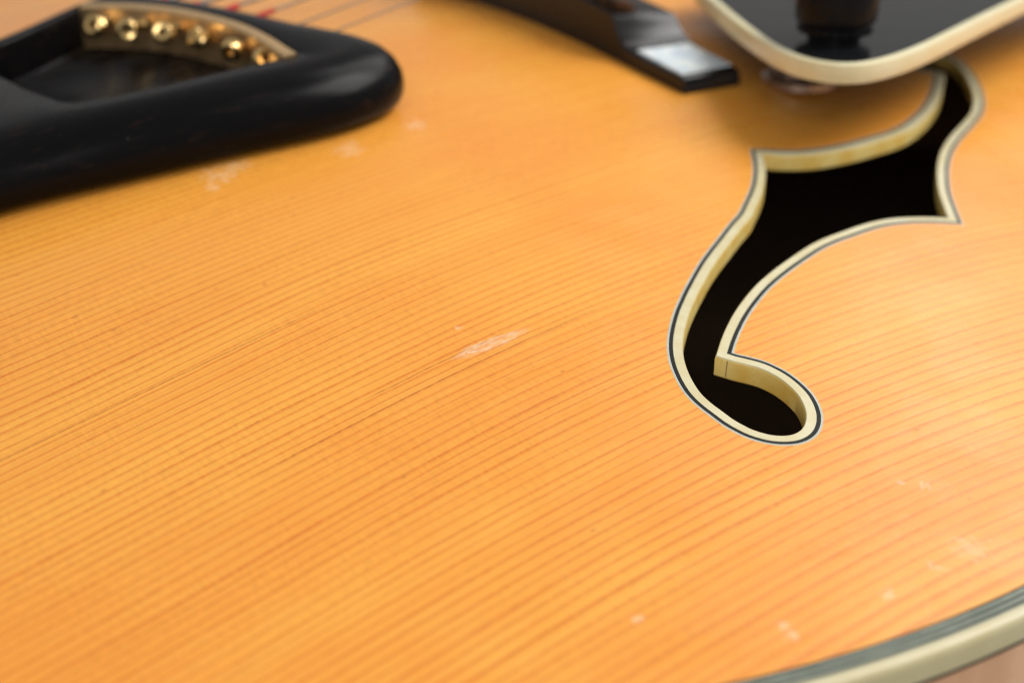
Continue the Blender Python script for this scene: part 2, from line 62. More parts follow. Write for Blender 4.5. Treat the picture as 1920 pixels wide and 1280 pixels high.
PLATE=[[-86.06,13.16],[-85.5,12.33],[-84.92,11.51],[-84.34,10.69],[-83.76,9.88],[-83.17,9.06],[-82.59,8.25],[-82.02,7.42],[-81.45,6.6],[-80.9,5.76],[-80.36,4.91],[-79.84,4.05],[-79.33,3.19],[-78.83,2.32],[-78.33,1.45],[-77.85,0.57],[-77.38,-0.32],[-76.92,-1.21],[-76.47,-2.11],[-76.05,-3.02],[-75.63,-3.93],[-75.24,-4.85],[-74.87,-5.78],[-74.52,-6.72],[-74.17,-7.66],[-73.85,-8.61],[-73.54,-9.57],[-73.24,-10.52],[-72.94,-11.48],[-72.65,-12.44],[-72.36,-13.4],[-72.07,-14.36],[-71.78,-15.32],[-71.5,-16.29],[-71.23,-17.25],[-70.96,-18.22],[-70.72,-19.19],[-70.48,-20.17],[-70.28,-21.15],[-70.08,-22.13],[-69.93,-23.12],[-69.78,-24.11],[-69.67,-25.11],[-69.56,-26.11],[-69.47,-27.11],[-69.4,-28.11],[-69.33,-29.11],[-69.28,-30.11],[-69.23,-31.11],[-69.21,-32.11],[-69.2,-33.12],[-69.21,-34.12],[-69.22,-35.12],[-69.24,-36.13],[-69.25,-37.13],[-69.25,-38.13],[-69.23,-39.13],[-69.21,-40.14],[-69.18,-41.14]]
BALLS=[[-87.21,6.79,24.57],[-84.05,-1.25,24.93],[-79.8,-8.08,25.21],[-76.38,-15.43,25.24],[-74.24,-25.29,24.88],[-71.62,-32.45,24.51]]
GUARD=[[26.24,-32.57],[15.78,-51.44],[7.39,-68.56],[2.54,-80.43],[1.18,-88.26],[2.97,-93.93],[7.63,-96.78],[15.63,-96.7],[26.7,-94.25],[40.64,-89.87],[55.78,-85.11],[71.9,-80.21]]
KNOB=[13.45,-84.39,25.2]
POST=[25.42,-71.94,10.68]
MARKS=[[-54.15,-53.08,6.0],[-68.94,-56.3,8.0],[-92.99,-55.95,4.0],[-90.51,-52.98,9.0],[-87.31,-51.72,7.0],[-82.22,-109.48,1.8],[-54.73,-166.6,2.5],[-60.33,-177.7,7.0],[-66.17,-177.86,3.0],[-73.98,-178.17,2.5],[-98.05,-166.74,2.0],[-86.56,-175.82,2.2],[-87.03,-177.34,2.0],[-56.69,-164.7,1.5]]
SCUFF=[[-86.6,-115.31],[-75.74,-115.22],[-78.98,-113.63],[-81.07,-116.06]]
WARP=[-8.485,6.933,-17.333,-9.316,2.561,-23.435,20.349,-2.385]

FH = np.array(FHOLE)


# ------------------------------------------------------------------ surface of the carved top (mm)
def S(X, Y):
    X = np.asarray(X, float); Y = np.asarray(Y, float)
    k = 1 - 0.2 * np.exp(-((X - 85) / 50) ** 2)
    q = np.where(X < -57, (np.abs(X + 57) / 158.) ** 2, (np.abs(X + 57) / 330.) ** 2.6)
    return np.sqrt((Y / (185.2 * k)) ** 2 + q)


def h(X, Y):
    return 18 * np.cos(np.pi * np.minimum(S(X, Y), 1.0) / 2) ** 2


def normal(X, Y):
    e = 0.5
    n = np.stack([-(h(X + e, Y) - h(X - e, Y)) / (2 * e), -(h(X, Y + e) - h(X, Y - e)) / (2 * e), np.ones_like(X)], 1)
    return n / np.linalg.norm(n, axis=1)[:, None]


# ------------------------------------------------------------------ helpers
def link(name, me, mats, parent=None, label=None, sharp=38):
    o = bpy.data.objects.new(name, me)
    sc.collection.objects.link(o)
    if not isinstance(mats, (list, tuple)):
        mats = [mats]
    if not me.materials:
        for m in mats:
            me.materials.append(m)
    if sharp is not None:
        for p in me.polygons:
            p.use_smooth = True
        me.set_sharp_from_angle(angle=R(sharp))
    if parent is not None:
        o.parent = parent
    if label:
        o["label"] = label
    return o


def mk(name, V, F, mats, parent=None, label=None, sharp=38, mi=None):
    me = bpy.data.meshes.new(name)
    V = np.array(V, float).copy()
    V[:, 2] += ZB
    me.from_pydata((V * 0.001).tolist(), [], [tuple(int(i) for i in f) for f in F])
    if mi is not None:
        me.polygons.foreach_set("material_index", mi)
    me.update()
    return link(name, me, mats, parent, label, sharp)


def loft(rings, closed=True, cap0=False, cap1=False):
    """rings: list of (n,3) arrays -> verts, quads"""
    n = len(rings[0])
    V = np.vstack(rings)
    F = []
    for r in range(len(rings) - 1):
        for i in range(n if closed else n - 1):
            j = (i + 1) % n
            F.append((r * n + i, r * n + j, (r + 1) * n + j, (r + 1) * n + i))
    if cap0:
        F.append(tuple(range(n - 1, -1, -1)))
    if cap1:
        F.append(tuple(range((len(rings) - 1) * n, len(rings) * n)))
    return V, F


def xyz(P, z):
    P = np.asarray(P, float)
    return np.column_stack([P[:, 0], P[:, 1], np.broadcast_to(z, len(P))])


def on_top(P, off=0.0):
    P = np.asarray(P, float)
    return xyz(P, h(P[:, 0], P[:, 1]) + off)


def area2(P):
    x, y = P[:, 0], P[:, 1]
    return np.sum(x * np.roll(y, -1) - np.roll(x, -1) * y)


def outward(P):
    """unit outward normals of a closed loop"""
    t = np.roll(P, -1, 0) - np.roll(P, 1, 0)
    t /= np.linalg.norm(t, axis=1)[:, None] + 1e-12
    n = np.column_stack([t[:, 1], -t[:, 0]])
    return n if area2(P) > 0 else -n


def offset(P, d, corners=()):
    """offset a closed dense loop outward by d (inward if negative); corner vertices get a mitre
    and vertices the offset swallows are gathered onto the nearest mitre point"""
    n = len(P)
    N = outward(P)
    Q = P + N * d
    sgn = 1.0 if area2(P) > 0 else -1.0
    M = {}
    for c in corners:
        a = P[c] - P[(c - 5) % n]; a /= np.linalg.norm(a)
        b = P[(c + 5) % n] - P[c]; b /= np.linalg.norm(b)
        na = np.array([a[1], -a[0]]) * sgn; nb = np.array([b[1], -b[0]]) * sgn
        m = na + nb
        m /= np.linalg.norm(m)
        k = min(1.0 / max(m @ na, 0.2), 3.2)
        M[c] = P[c] + m * d * k
        Q[c] = M[c]
    if corners and abs(d) > 0.05:
        for i in range(n):
            if i in M:
                continue
            dist = np.sqrt(np.min(np.sum((P - Q[i]) ** 2, axis=1)))
            if dist < abs(d) * 0.985 - 0.02:
                c = min(corners, key=lambda k: min((i - k) % n, (k - i) % n))
                Q[i] = M[c]
    return Q


def inside(P, poly):
    x, y = P[:, 0], P[:, 1]
    r = np.zeros(len(P), bool)
    x0, y0 = poly[:, 0], poly[:, 1]
    x1, y1 = np.roll(x0, -1), np.roll(y0, -1)
    for a, b, c, d in zip(x0, y0, x1, y1):
        if b == d:
            continue
        m = ((b > y) != (d > y)) & (x < (c - a) * (y - b) / (d - b) + a)
        r ^= m
    return r


def fill(outer, holes=(), step=None, margin=1.0):
    """constrained triangulation of a loop with holes and an interior grid"""
    P = [outer] + list(holes)
    pts = np.vstack(P)
    edges = []
    o = 0
    for L in P:
        n = len(L)
        edges += [(o + i, o + (i + 1) % n) for i in range(n)]
        o += n
    if step:
        mn, mx = outer.min(0), outer.max(0)
        gx, gy = np.meshgrid(np.arange(mn[0], mx[0], step), np.arange(mn[1], mx[1], step))
        gx = gx + (np.arange(gx.shape[0]) % 2)[:, None] * step * .5
        g = np.column_stack([gx.ravel(), gy.ravel()])
        ok = inside(g, outer)
        for hl in holes:
            ok &= ~inside(g, hl)
        g = g[ok]
        keep = np.ones(len(g), bool)
        for i in range(0, len(pts), 3):
            keep &= np.sum((g - pts[i]) ** 2, axis=1) > (margin * step * .6) ** 2
        pts = np.vstack([pts, g[keep]])
    v, e, f, ov, oe, of = delaunay_2d_cdt([Vector(p) for p in pts.tolist()], edges, [], 0, 1e-5)
    v = np.array([tuple(p) for p in v])
    f = np.array([t for t in f])
    cen = v[f].mean(1)
    ok = inside(cen, outer)
    for hl in holes:
        ok &= ~inside(cen, hl)
    return v, f[ok]


def resample(P, n, closed=True):
    P = np.asarray(P, float)
    Q = np.vstack([P, P[:1]]) if closed else P
    d = np.r_[0, np.cumsum(np.linalg.norm(np.diff(Q, axis=0), axis=1))]
    t = np.linspace(0, d[-1], n + (1 if closed else 0))
    R_ = np.stack([np.interp(t, d, Q[:, k]) for k in range(P.shape[1])], 1)
    return R_[:-1] if closed else R_


def spline(P, per=8, closed=True):
    P = np.asarray(P, float)
    n = len(P)
    out = []
    for i in range(n if closed else n - 1):
        if closed:
            a, b, c, d = P[(i - 1) % n], P[i], P[(i + 1) % n], P[(i + 2) % n]
        else:
            a, b, c, d = P[max(i - 1, 0)], P[i], P[i + 1], P[min(i + 2, n - 1)]
        for k in range(per):
            t = k / per
            out.append(0.5 * ((2 * b) + (c - a) * t + (2 * a - 5 * b + 4 * c - d) * t * t + (3 * b - a - 3 * c + d) * t ** 3))
    if not closed:
        out.append(P[-1])
    return np.array(out)


def tube(path, rad, n=12, cap=True):
    path = np.asarray(path, float)
    rad = np.broadcast_to(rad, len(path))
    rings = []
    t = np.gradient(path, axis=0)
    for p, d, r in zip(path, t, rad):
        d = d / np.linalg.norm(d)
        u = np.cross(d, [0, 0, 1.0]); u /= np.linalg.norm(u)
        w = np.cross(u, d)
        rings.append(np.array([p + r * (math.cos(2 * math.pi * k / n) * u + math.sin(2 * math.pi * k / n) * w) for k in range(n)]))
    return loft(rings, True, cap, cap)


def lathe(center, axis, prof, n=40, closed_prof=False):
    """prof: list of (radius, height) turned about an axis through center"""
    axis = np.array(axis, float); axis /= np.linalg.norm(axis)
    u = np.cross(axis, [0.3, 0.2, 1.0] if abs(axis[2]) < .9 else [1.0, 0, 0]); u /= np.linalg.norm(u)
    w = np.cross(axis, u)
    rings = []
    for r, z in prof:
        rings.append(np.array([np.array(center) + axis * z + r * (math.cos(2 * math.pi * k / n) * u + math.sin(2 * math.pi * k / n) * w) for k in range(n)]))
    if closed_prof:
        V, F = loft(rings + [rings[0]], True)
        return V, F
    return loft(rings, True, True, True)


# ------------------------------------------------------------------ materials
class NT:
    def __init__(s, name):
        s.m = bpy.data.materials.new(name)
        s.m.use_nodes = True
        s.t = s.m.node_tree
        s.b = s.t.nodes["Principled BSDF"]

    def n(s, typ, **kw):
        nd = s.t.nodes.new(typ)
        for k, v in kw.items():
            setattr(nd, k, v)
        return nd

    def put(s, sock, v):
        if isinstance(v, bpy.types.NodeSocket):
            s.t.links.new(v, sock)
        elif isinstance(v, (tuple, list)):
            sock.default_value = tuple(v) + ((1.0,) if len(v) == 3 and len(sock.default_value) == 4 else ())
        else:
            sock.default_value = v

    def math(s, op, a, b=0.0, c=None, clamp=False):
        nd = s.n("ShaderNodeMath", operation=op, use_clamp=clamp)
        s.put(nd.inputs[0], a); s.put(nd.inputs[1], b)
        if c is not None:
            s.put(nd.inputs[2], c)
        return nd.outputs[0]

    def comb(s, x, y, z=0.0):
        nd = s.n("ShaderNodeCombineXYZ")
        for i, v in enumerate((x, y, z)):
            s.put(nd.inputs[i], v)
        return nd.outputs[0]

    def noise(s, vec, scale, detail=2.0, rough=.5, dist=0.0, col=False):
        nd = s.n("ShaderNodeTexNoise")
        s.put(nd.inputs["Vector"], vec)
        nd.inputs["Scale"].default_value = scale
        nd.inputs["Detail"].default_value = detail
        nd.inputs["Roughness"].default_value = rough
        nd.inputs["Distortion"].default_value = dist
        return nd.outputs["Color" if col else "Fac"]

    def ramp(s, v, a, b, lo=0.0, hi=1.0, smooth=True):
        nd = s.n("ShaderNodeMapRange", interpolation_type='SMOOTHSTEP' if smooth else 'LINEAR')
        s.put(nd.inputs["Value"], v)
        for k, q in (("From Min", a), ("From Max", b), ("To Min", lo), ("To Max", hi)):
            s.put(nd.inputs[k], q)
        return nd.outputs[0]

    def mix(s, f, a, b, mode='MIX'):
        nd = s.n("ShaderNodeMix", data_type='RGBA', blend_type=mode)
        s.put(nd.inputs[0], f); s.put(nd.inputs[6], a); s.put(nd.inputs[7], b)
        return nd.outputs[2]

    def bump(s, height, strength, dist):
        nd = s.n("ShaderNodeBump")
        nd.inputs["Strength"].default_value = strength
        nd.inputs["Distance"].default_value = dist
        s.put(nd.inputs["Height"], height)
        s.put(s.b.inputs["Normal"], nd.outputs[0])

    def objmm(s):
        tc = s.n("ShaderNodeTexCoord")
        v = s.n("ShaderNodeVectorMath", operation='SCALE')
        s.put(v.inputs[0], tc.outputs["Object"]); v.inputs["Scale"].default_value = 1000.0
        return v.outputs[0]

    def set(s, **kw):
        for k, v in kw.items():
            s.put(s.b.inputs[k.replace('_', ' ')], v)
        return s.m


def mat_spruce():
    s = NT("varnished_spruce")
    uv = s.n("ShaderNodeUVMap", uv_map="grain")
    sep = s.n("ShaderNodeSeparateXYZ")
    s.put(sep.inputs[0], uv.outputs[0])
    U = s.math('MULTIPLY', sep.outputs[0], 100.0)
    W0 = s.math('MULTIPLY', sep.outputs[1], 100.0)
    pos = s.objmm()
    psep = s.n("ShaderNodeSeparateXYZ"); s.put(psep.inputs[0], pos)
    # small meander of the year rings
    mea = s.noise(s.comb(s.math('MULTIPLY', U, .014), s.math('MULTIPLY', W0, .05)), 1.0, 1.0)
    fin = s.noise(s.comb(s.math('MULTIPLY', U, .22), s.math('MULTIPLY', W0, .5)), 1.0, 2.0)
    W = s.math('ADD', W0, s.math('MULTIPLY', s.math('SUBTRACT', mea, .5), 2.0))
    W = s.math('ADD', W, s.math('MULTIPLY', s.math('SUBTRACT', fin, .5), .30))
    # ring phase with uneven spacing
    sp = s.noise(s.comb(3.7, s.math('MULTIPLY', W, .16)), 1.0, 2.0)
    ph = s.math('ADD', s.math('MULTIPLY', W, .97), s.math('MULTIPLY', s.math('MULTIPLY', W, W), .00150))
    ph = s.math('ADD', ph, s.math('MULTIPLY', s.math('SUBTRACT', sp, .5), 1.15))
    idx = s.math('FLOOR', ph)
    fr = s.math('FRACT', ph)
    wn = s.n("ShaderNodeTexWhiteNoise", noise_dimensions='1D'); s.put(wn.inputs["W"], idx)
    r1 = wn.outputs["Value"]
    wn2 = s.n("ShaderNodeTexWhiteNoise", noise_dimensions='1D'); s.put(wn2.inputs["W"], s.math('ADD', idx, 71.3))
    r2 = wn2.outputs["Value"]
    rise = s.ramp(fr, s.math('ADD', .30, s.math('MULTIPLY', r2, .30)), .90)
    fall = s.ramp(fr, .86, 1.0, 1.0, 0.0)
    late = s.math('POWER', s.math('MULTIPLY', rise, fall), 1.15)
    bead = s.noise(s.comb(s.math('MULTIPLY', U, .9), s.math('MULTIPLY', W0, .8)), 1.0, 3.0, .6)
    lon = s.noise(s.comb(s.math('MULTIPLY', U, .045), s.math('MULTIPLY', idx, 5.3)), 1.0, 1.0)
    amp = s.math('MULTIPLY', s.ramp(r1, 0.0, 1.0, .66, 1.0), s.ramp(bead, .3, .7, .68, 1.12))
    amp = s.math('MULTIPLY', amp, s.ramp(lon, .3, .65, .84, 1.06))
    amp = s.math('MULTIPLY', amp, s.ramp(U, -125, -35, 1.0, .74, False))
    late = s.math('MULTIPLY', late, amp, clamp=True)
    # secondary faint lines inside the rings
    f2 = s.math('FRACT', s.math('ADD', s.math('MULTIPLY', ph, 2.0), .37))
    l2 = s.math('MULTIPLY', s.ramp(f2, .6, .95), s.ramp(f2, .95, 1.0, 1.0, 0.0))
    l2 = s.math('MULTIPLY', l2, s.ramp(r2, .45, 1.0, 0.0, .30))
    line = s.math('ADD', late, l2, clamp=True)
    # broad colour drift
    band = s.noise(s.comb(s.math('MULTIPLY', U, .004), s.math('MULTIPLY', W, .09)), 1.0, 2.0)
    blot = s.noise(pos, .028, 3.0, .55)
    streak = s.noise(s.comb(s.math('MULTIPLY', U, .05), s.math('MULTIPLY', W0, .55)), 1.0, 3.0, .6)
    base = s.mix(s.ramp(band, .3, .7), SPR_A, SPR_B)
    base = s.mix(s.ramp(blot, .38, .66, 0.0, .65), base, SPR_C)
    base = s.mix(s.ramp(streak, .42, .75, 0.0, .20), base, SPR_D)
    col = s.mix(s.math('MULTIPLY', line, .74), base, SPR_LINE)
    # medullary silk running across the grain, in patches
    silk = s.noise(s.comb(s.math('MULTIPLY', U, 1.9), s.math('MULTIPLY', W0, .42)), 1.0, 3.0, .6)
    silkm = s.ramp(s.noise(pos, .05, 2.0), .38, .62, .25, 1.0)
    sk = s.math('MULTIPLY', s.math('SUBTRACT', silk, .5), silkm)
    fib = s.noise(s.comb(s.math('MULTIPLY', U, .7), s.math('MULTIPLY', W0, 9.0)), 1.0, 2.0)
    v = s.math('ADD', 1.0, s.math('MULTIPLY', sk, .38))
    v = s.math('ADD', v, s.math('MULTIPLY', s.math('SUBTRACT', fib, .5), .12))
    hsv = s.n("ShaderNodeHueSaturation"); s.put(hsv.inputs["Color"], col); s.put(hsv.inputs["Value"], v)
    col = hsv.outputs[0]
    # dark hairline checks: two long ones and small pore dots
    hair = None
    for (w0, u0, u1) in HAIR:
        d = s.math('ABSOLUTE', s.math('SUBTRACT', s.math('ADD', W0, s.math('MULTIPLY', fin, .35)), w0))
        m = s.ramp(d, 0.04, .17, .70, 0.0)
        m = s.math('MULTIPLY', m, s.ramp(s.math('ABSOLUTE', s.math('SUBTRACT', U, (u0 + u1) / 2)), (u1 - u0) / 2 * .7, (u1 - u0) / 2, 1.0, 0.0))
        m = s.math('MULTIPLY', m, s.ramp(bead, .3, .6, .45, 1.0))
        hair = m if hair is None else s.math('MAXIMUM', hair, m)
    col = s.mix(hair, col, (.34, .085, .012))
    vor = s.n("ShaderNodeTexVoronoi"); s.put(vor.inputs["Vector"], s.comb(s.math('MULTIPLY', U, .11), s.math('MULTIPLY', W0, .16))); vor.inputs["Scale"].default_value = 1.0
    dot = s.ramp(vor.outputs["Distance"], .02, .065, .5, 0.0)
    col = s.mix(dot, col, (.45, .15, .03))
    # worn scuff: pale fibres combed along the grain
    X, Y = psep.outputs[0], psep.outputs[1]
    cx, cy = SCUFF_C
    ca, sa = math.cos(SCUFF_A), math.sin(SCUFF_A)
    dx = s.math('SUBTRACT', X, cx); dy = s.math('SUBTRACT', Y, cy)
    a = s.math('ADD', s.math('MULTIPLY', dx, ca), s.math('MULTIPLY', dy, sa))
    b = s.math('SUBTRACT', s.math('MULTIPLY', dy, ca), s.math('MULTIPLY', dx, sa))
    warp = s.noise(pos, .55, 3.0)
    b = s.math('ADD', b, s.math('MULTIPLY', s.math('SUBTRACT', warp, .5), 1.3))
    e = s.math('ADD', s.math('POWER', s.math('ABSOLUTE', s.math('DIVIDE', a, SCUFF_L)), 2.0), s.math('POWER', s.math('ABSOLUTE', s.math('DIVIDE', b, SCUFF_W)), 2.0))
    body = s.ramp(e, .25, 1.0, 1.0, 0.0)
    fibre = s.noise(s.comb(s.math('MULTIPLY', a, .38), s.math('MULTIPLY', b, 7.5)), 1.0, 4.0, .65, .6)
    scf = s.math('MULTIPLY', body, s.ramp(fibre, .45, .64, .12, 1.0))
    scf = s.math('MULTIPLY', scf, .80)
    # knocks and dried specks
    for (mx, my, r) in MARKS:
        dd = s.n("ShaderNodeVectorMath", operation='DISTANCE')
        s.put(dd.inputs[0], s.comb(X, Y)); dd.inputs[1].default_value = (mx, my, 0)
        nz = s.noise(pos, .9 + 1.2 / r, 3.0, .6)
        q = s.math('ADD', dd.outputs["Value"], s.math('MULTIPLY', s.math('SUBTRACT', nz, .5), r * 1.3))
        mk_ = s.ramp(q, r * .12, r * .36, .36 if r < 3.5 else .24, 0.0)
        scf = s.math('MAXIMUM', scf, mk_)
    col = s.mix(scf, col, (.93, .74, .52))
    ht = s.math('ADD', s.math('MULTIPLY', line, -.22), s.math('MULTIPLY', s.noise(pos, .35, 2.0), .8))
    ht = s.math('ADD', ht, s.math('MULTIPLY', scf, -1.2))
    ht = s.math('ADD', ht, s.math('MULTIPLY', silk, .12))
    s.bump(ht, .35, .00012)
    rgh = s.math('ADD', s.ramp(s.noise(pos, .12, 3.0), .3, .7, .25, .33), s.math('MULTIPLY', scf, .25))
    return s.set(Base_Color=col, Roughness=rgh, Specular_IOR_Level=.5)


RING = 1.25
SPR_A = (.88, .400, .058)
SPR_B = (.86, .360, .050)
SPR_C = (.83, .306, .040)
SPR_D = (.88, .465, .090)
SPR_LINE = (.60, .130, .010)
SCUFF_C = (-80.6, -114.75)
SCUFF_A = 0.05
SCUFF_L = 7.0
SCUFF_W = 1.35
HAIR = [(-112.1, -122, -58), (-108.75, -102, -76), (-87.6, -160, -92)]


def simple(name, color, rough, noise_amt=.06, scale=.4, **kw):
    s = NT(name)
    pos = s.objmm()
    n = s.noise(pos, scale, 4.0, .6)
    c2 = tuple(max(0, c * (1 - 2.2 * noise_amt)) for c in color)
    col = s.mix(s.ramp(n, .3, .7), color, c2)
    s.bump(n, .15, .0001)
    rr = s.ramp(s.noise(pos, scale * .6, 3.0), .3, .7, rough * .85, min(1, rough * 1.2))
    return s.set(Base_Color=col, Roughness=rr, **kw)


def mat_cream(name, color, aged, stain):
    s = NT(name)
    pos = s.objmm()
    n = s.noise(pos, .22, 4.0, .6)
    col = s.mix(s.ramp(n, .3, .7), color, aged)
    f = s.noise(pos, 1.6, 4.0, .65)
    col = s.mix(s.ramp(f, .60, .78, 0.0, stain), col, (.30, .16, .05))
    vo = s.n("ShaderNodeTexVoronoi"); s.put(vo.inputs["Vector"], pos); vo.inputs["Scale"].default_value = .33
    col = s.mix(s.ramp(vo.outputs["Distance"], .03, .09, stain * 1.6, 0.0), col, (.16, .08, .03))
    s.bump(f, .12, .00012)
    return s.set(Base_Color=col, Roughness=.34, Subsurface_Weight=.12, Subsurface_Scale=.0015, Subsurface_Radius=(1.0, .7, .35))


def mat_ebony(name="ebony", spec=.10):
    s = NT(name)
    pos = s.objmm()
    sp = s.n("ShaderNodeSeparateXYZ"); s.put(sp.inputs[0], pos)
    v = s.comb(s.math('MULTIPLY', sp.outputs[0], .10), s.math('MULTIPLY', sp.outputs[1], .9), s.math('MULTIPLY', sp.outputs[2], .9))
    n = s.noise(v, 1.0, 5.0, .6)
    col = s.mix(s.ramp(n, .55, .80, 0.0, .7), (.0035, .0035, .004), (.030, .014, .008))
    dust = s.noise(pos, 1.7, 2.0)
    col = s.mix(s.ramp(dust, .74, .82, 0.0, .30), col, (.25, .24, .22))
    s.bump(n, .12, .00010)
    return s.set(Base_Color=col, Roughness=s.ramp(n, .3, .7, .22, .28), Specular_IOR_Level=spec)


def mat_maple():
    s = NT("flamed_maple")
    pos = s.objmm()
    sp = s.n("ShaderNodeSeparateXYZ"); s.put(sp.inputs[0], pos)
    fl = s.noise(s.comb(s.math('MULTIPLY', sp.outputs[0], .22), s.math('MULTIPLY', sp.outputs[1], .02), s.math('MULTIPLY', sp.outputs[2], .02)), 1.0, 2.0)
    fi = s.noise(s.comb(s.math('MULTIPLY', sp.outputs[0], .8), s.math('MULTIPLY', sp.outputs[1], .1), s.math('MULTIPLY', sp.outputs[2], 3.0)), 1.0, 3.0)
    col = s.mix(s.ramp(fl, .35, .65), (.74, .44, .25), (.62, .34, .17))
    col = s.mix(s.ramp(fi, .5, .8, 0.0, .3), col, (.42, .18, .06))
    return s.set(Base_Color=col, Roughness=.35, Coat_Weight=.3, Coat_Roughness=.2)


def mat_pearl():
    s = NT("mother_of_pearl")
    pos = s.objmm()
    n = s.noise(pos, .22, 3.0, .6, 1.5)
    col = s.mix(s.ramp(n, .35, .65), (.80, .88, .87), (.52, .64, .76))
    n2 = s.noise(pos, .5, 3.0, .5, 1.0)
    col = s.mix(s.ramp(n2, .4, .7, 0.0, .6), col, (.90, .92, .88))
    return s.set(Base_Color=col, Roughness=.25, Coat_Weight=.6, Coat_Roughness=.1)


def metal(name, color, rough):
    s = NT(name)
    pos = s.objmm()
    n = s.noise(pos, .9, 3.0)
    col = s.mix(s.ramp(n, .35, .7), color, tuple(c * .78 for c in color))
    return s.set(Base_Color=col, Metallic=1.0, Roughness=s.ramp(n, .3, .7, rough * .8, rough * 1.3))


M_spruce = mat_spruce()
M_cream = mat_cream("ivory_binding", (.67, .62, .41), (.62, .54, .30), .10)
M_wall = mat_cream("aged_binding_edge", (.84, .66, .24), (.78, .50, .10), .40)
M_guardb = mat_cream("pickguard_ivory", (.74, .70, .47), (.70, .64, .38), .05)
M_edge = mat_cream("rim_binding", (.55, .49, .29), (.52, .455, .25), .05)
M_line = simple("black_purfling", (.010, .012, .010), .5, Specular_IOR_Level=.2)
M_thin = simple("grey_white_purfling", (.50, .52, .44), .4)
M_gray = simple("grey_green_purfling", (.30, .345, .275), .5, .12, Specular_IOR_Level=.3)
M_ebony = mat_ebony()
M_bridge = mat_ebony("polished_bridge_wood", .42)
M_brass = metal("brass", (.96, .66, .34), .40)
M_ball = metal("polished_brass", (.95, .66, .28), .20)
M_steel = metal("string_steel", (.24, .22, .20), .45)
M_seam = simple("brown_glue", (.42, .26, .09), .5)
M_silk = simple("red_silk_thread", (.62, .035, .030), .7, .15, 2.0)
M_plate = simple("black_celluloid", (.010, .011, .012), .14, .05, .2, Specular_IOR_Level=.10)
M_knob = simple("black_plastic", (.007, .007, .008), .30, Specular_IOR_Level=.12)
M_copper = metal("nickel_silver", (.52, .42, .36), .3)
M_inner = simple("bare_inside_wood", (.42, .28, .17), .8, .1)
M_maple = mat_maple()
M_pearl = mat_pearl()
M_table = simple("matte_grey_table", (.35, .34, .33), .7, .05, .05)

# ------------------------------------------------------------------ table under the guitar
tb = bpy.data.meshes.new("tabletop")
tb.from_pydata([(-1.2, -1.2, 0), (1.4, -1.2, 0), (1.4, 1.2, 0), (-1.2, 1.2, 0)], [], [(0, 1, 2, 3)])
to = link("tabletop", tb, M_table, sharp=None)
to["kind"] = "structure"
to["label"] = "plain grey tabletop the guitar lies on"

# ------------------------------------------------------------------ guitar
guitar = bpy.data.objects.new("archtop_guitar", None)
sc.collection.objects.link(guitar)
guitar["label"] = "blond archtop guitar with spruce top, bound f-hole, ebony tailpiece and black pickguard"
guitar["category"] = "guitar"


def outline(n=420):
    """the curve S = 1, walked by angle"""
    out = []
    for k in range(n):
        a = 2 * math.pi * k / n
        d = np.array([math.cos(a), math.sin(a)])
        lo, hi = 20.0, 420.0
        for _ in range(40):
            m = (lo + hi) / 2
            if S(-30 + d[0] * m, d[1] * m) < 1:
                lo = m
            else:
                hi = m
        out.append((-30 + d[0] * lo, d[1] * lo))
    return resample(np.array(out), n)


OUT = outline()

# soundboard ---------------------------------------------------------
fh_out = offset(FH, .57, CORNERS)
fh_clean = fh_out[np.r_[True, np.linalg.norm(np.diff(fh_out, axis=0), axis=1) > .02]]
v, f = fill(OUT, [fh_clean], step=3.2)
nv = len(v)
z = h(v[:, 0], v[:, 1])
Vt = np.column_stack([v, z])
Vb = np.column_stack([v, z - 2.8])
ar = (v[f[:, 1], 0] - v[f[:, 0], 0]) * (v[f[:, 2], 1] - v[f[:, 0], 1]) - (v[f[:, 1], 1] - v[f[:, 0], 1]) * (v[f[:, 2], 0] - v[f[:, 0], 0])
f = np.where((ar > 0)[:, None], f, f[:, ::-1])
top = mk("soundboard", Vt, f, M_spruce, guitar, sharp=None)
me = top.data
for p in me.polygons:
    p.use_smooth = True
nn = normal(v[:, 0], v[:, 1])
me.normals_split_custom_set_from_vertices(nn.tolist())
uvl = me.uv_layers.new(name="grain")
x_ = np.clip((v[:, 0] + 30) / 100, -1.35, .95); y_ = np.clip((v[:, 1] + 100) / 100, -.95, 1.1)
wc = (v[:, 1] + WARP[0] * x_ + WARP[1] * x_ ** 2 + WARP[2] * x_ * y_ + WARP[3] * y_ ** 2 + WARP[4] * x_ ** 3
      + WARP[5] * x_ ** 2 * y_ + WARP[6] * x_ * y_ ** 2 + WARP[7] * y_ ** 3)
li = np.empty(len(me.loops), int)
me.loops.foreach_get("vertex_index", li)
uvl.data.foreach_set("uv", np.column_stack([v[li, 0] / 100, wc[li] / 100]).ravel())
mk("soundboard_underside", Vb, f[:, ::-1], M_inner, guitar, sharp=180)

# f-hole binding -------------------------------------------------------
o1 = offset(FH, .28, CORNERS)
i1 = offset(FH, -.27, CORNERS)
V, F = loft([on_top(fh_out, -.6), on_top(fh_out, .015), on_top(o1, .02), on_top(o1, -.6)])
fb_v = [on_top(i1, -.6), on_top(i1, .05), on_top(offset(FH, -1.48, CORNERS), .06), on_top(offset(FH, -1.60, CORNERS), -.08),
        on_top(offset(FH, -1.66, CORNERS), -.4), on_top(offset(FH, -1.66, CORNERS), -2.7), on_top(offset(FH, -1.5, CORNERS), -2.9), on_top(i1, -2.9)]
Vc, Fc = loft(fb_v)
nf = len(FH)
mi = np.zeros(len(Fc), int)
mi[nf * 3:] = 1
fb = mk("f_hole_binding", Vc, Fc, [M_cream, M_wall], guitar, mi=mi)
mk("outer_purfling", V, F, M_thin, fb)
V, F = loft([on_top(o1, -.5), on_top(o1, .02), on_top(i1, .03), on_top(i1, -.5)])
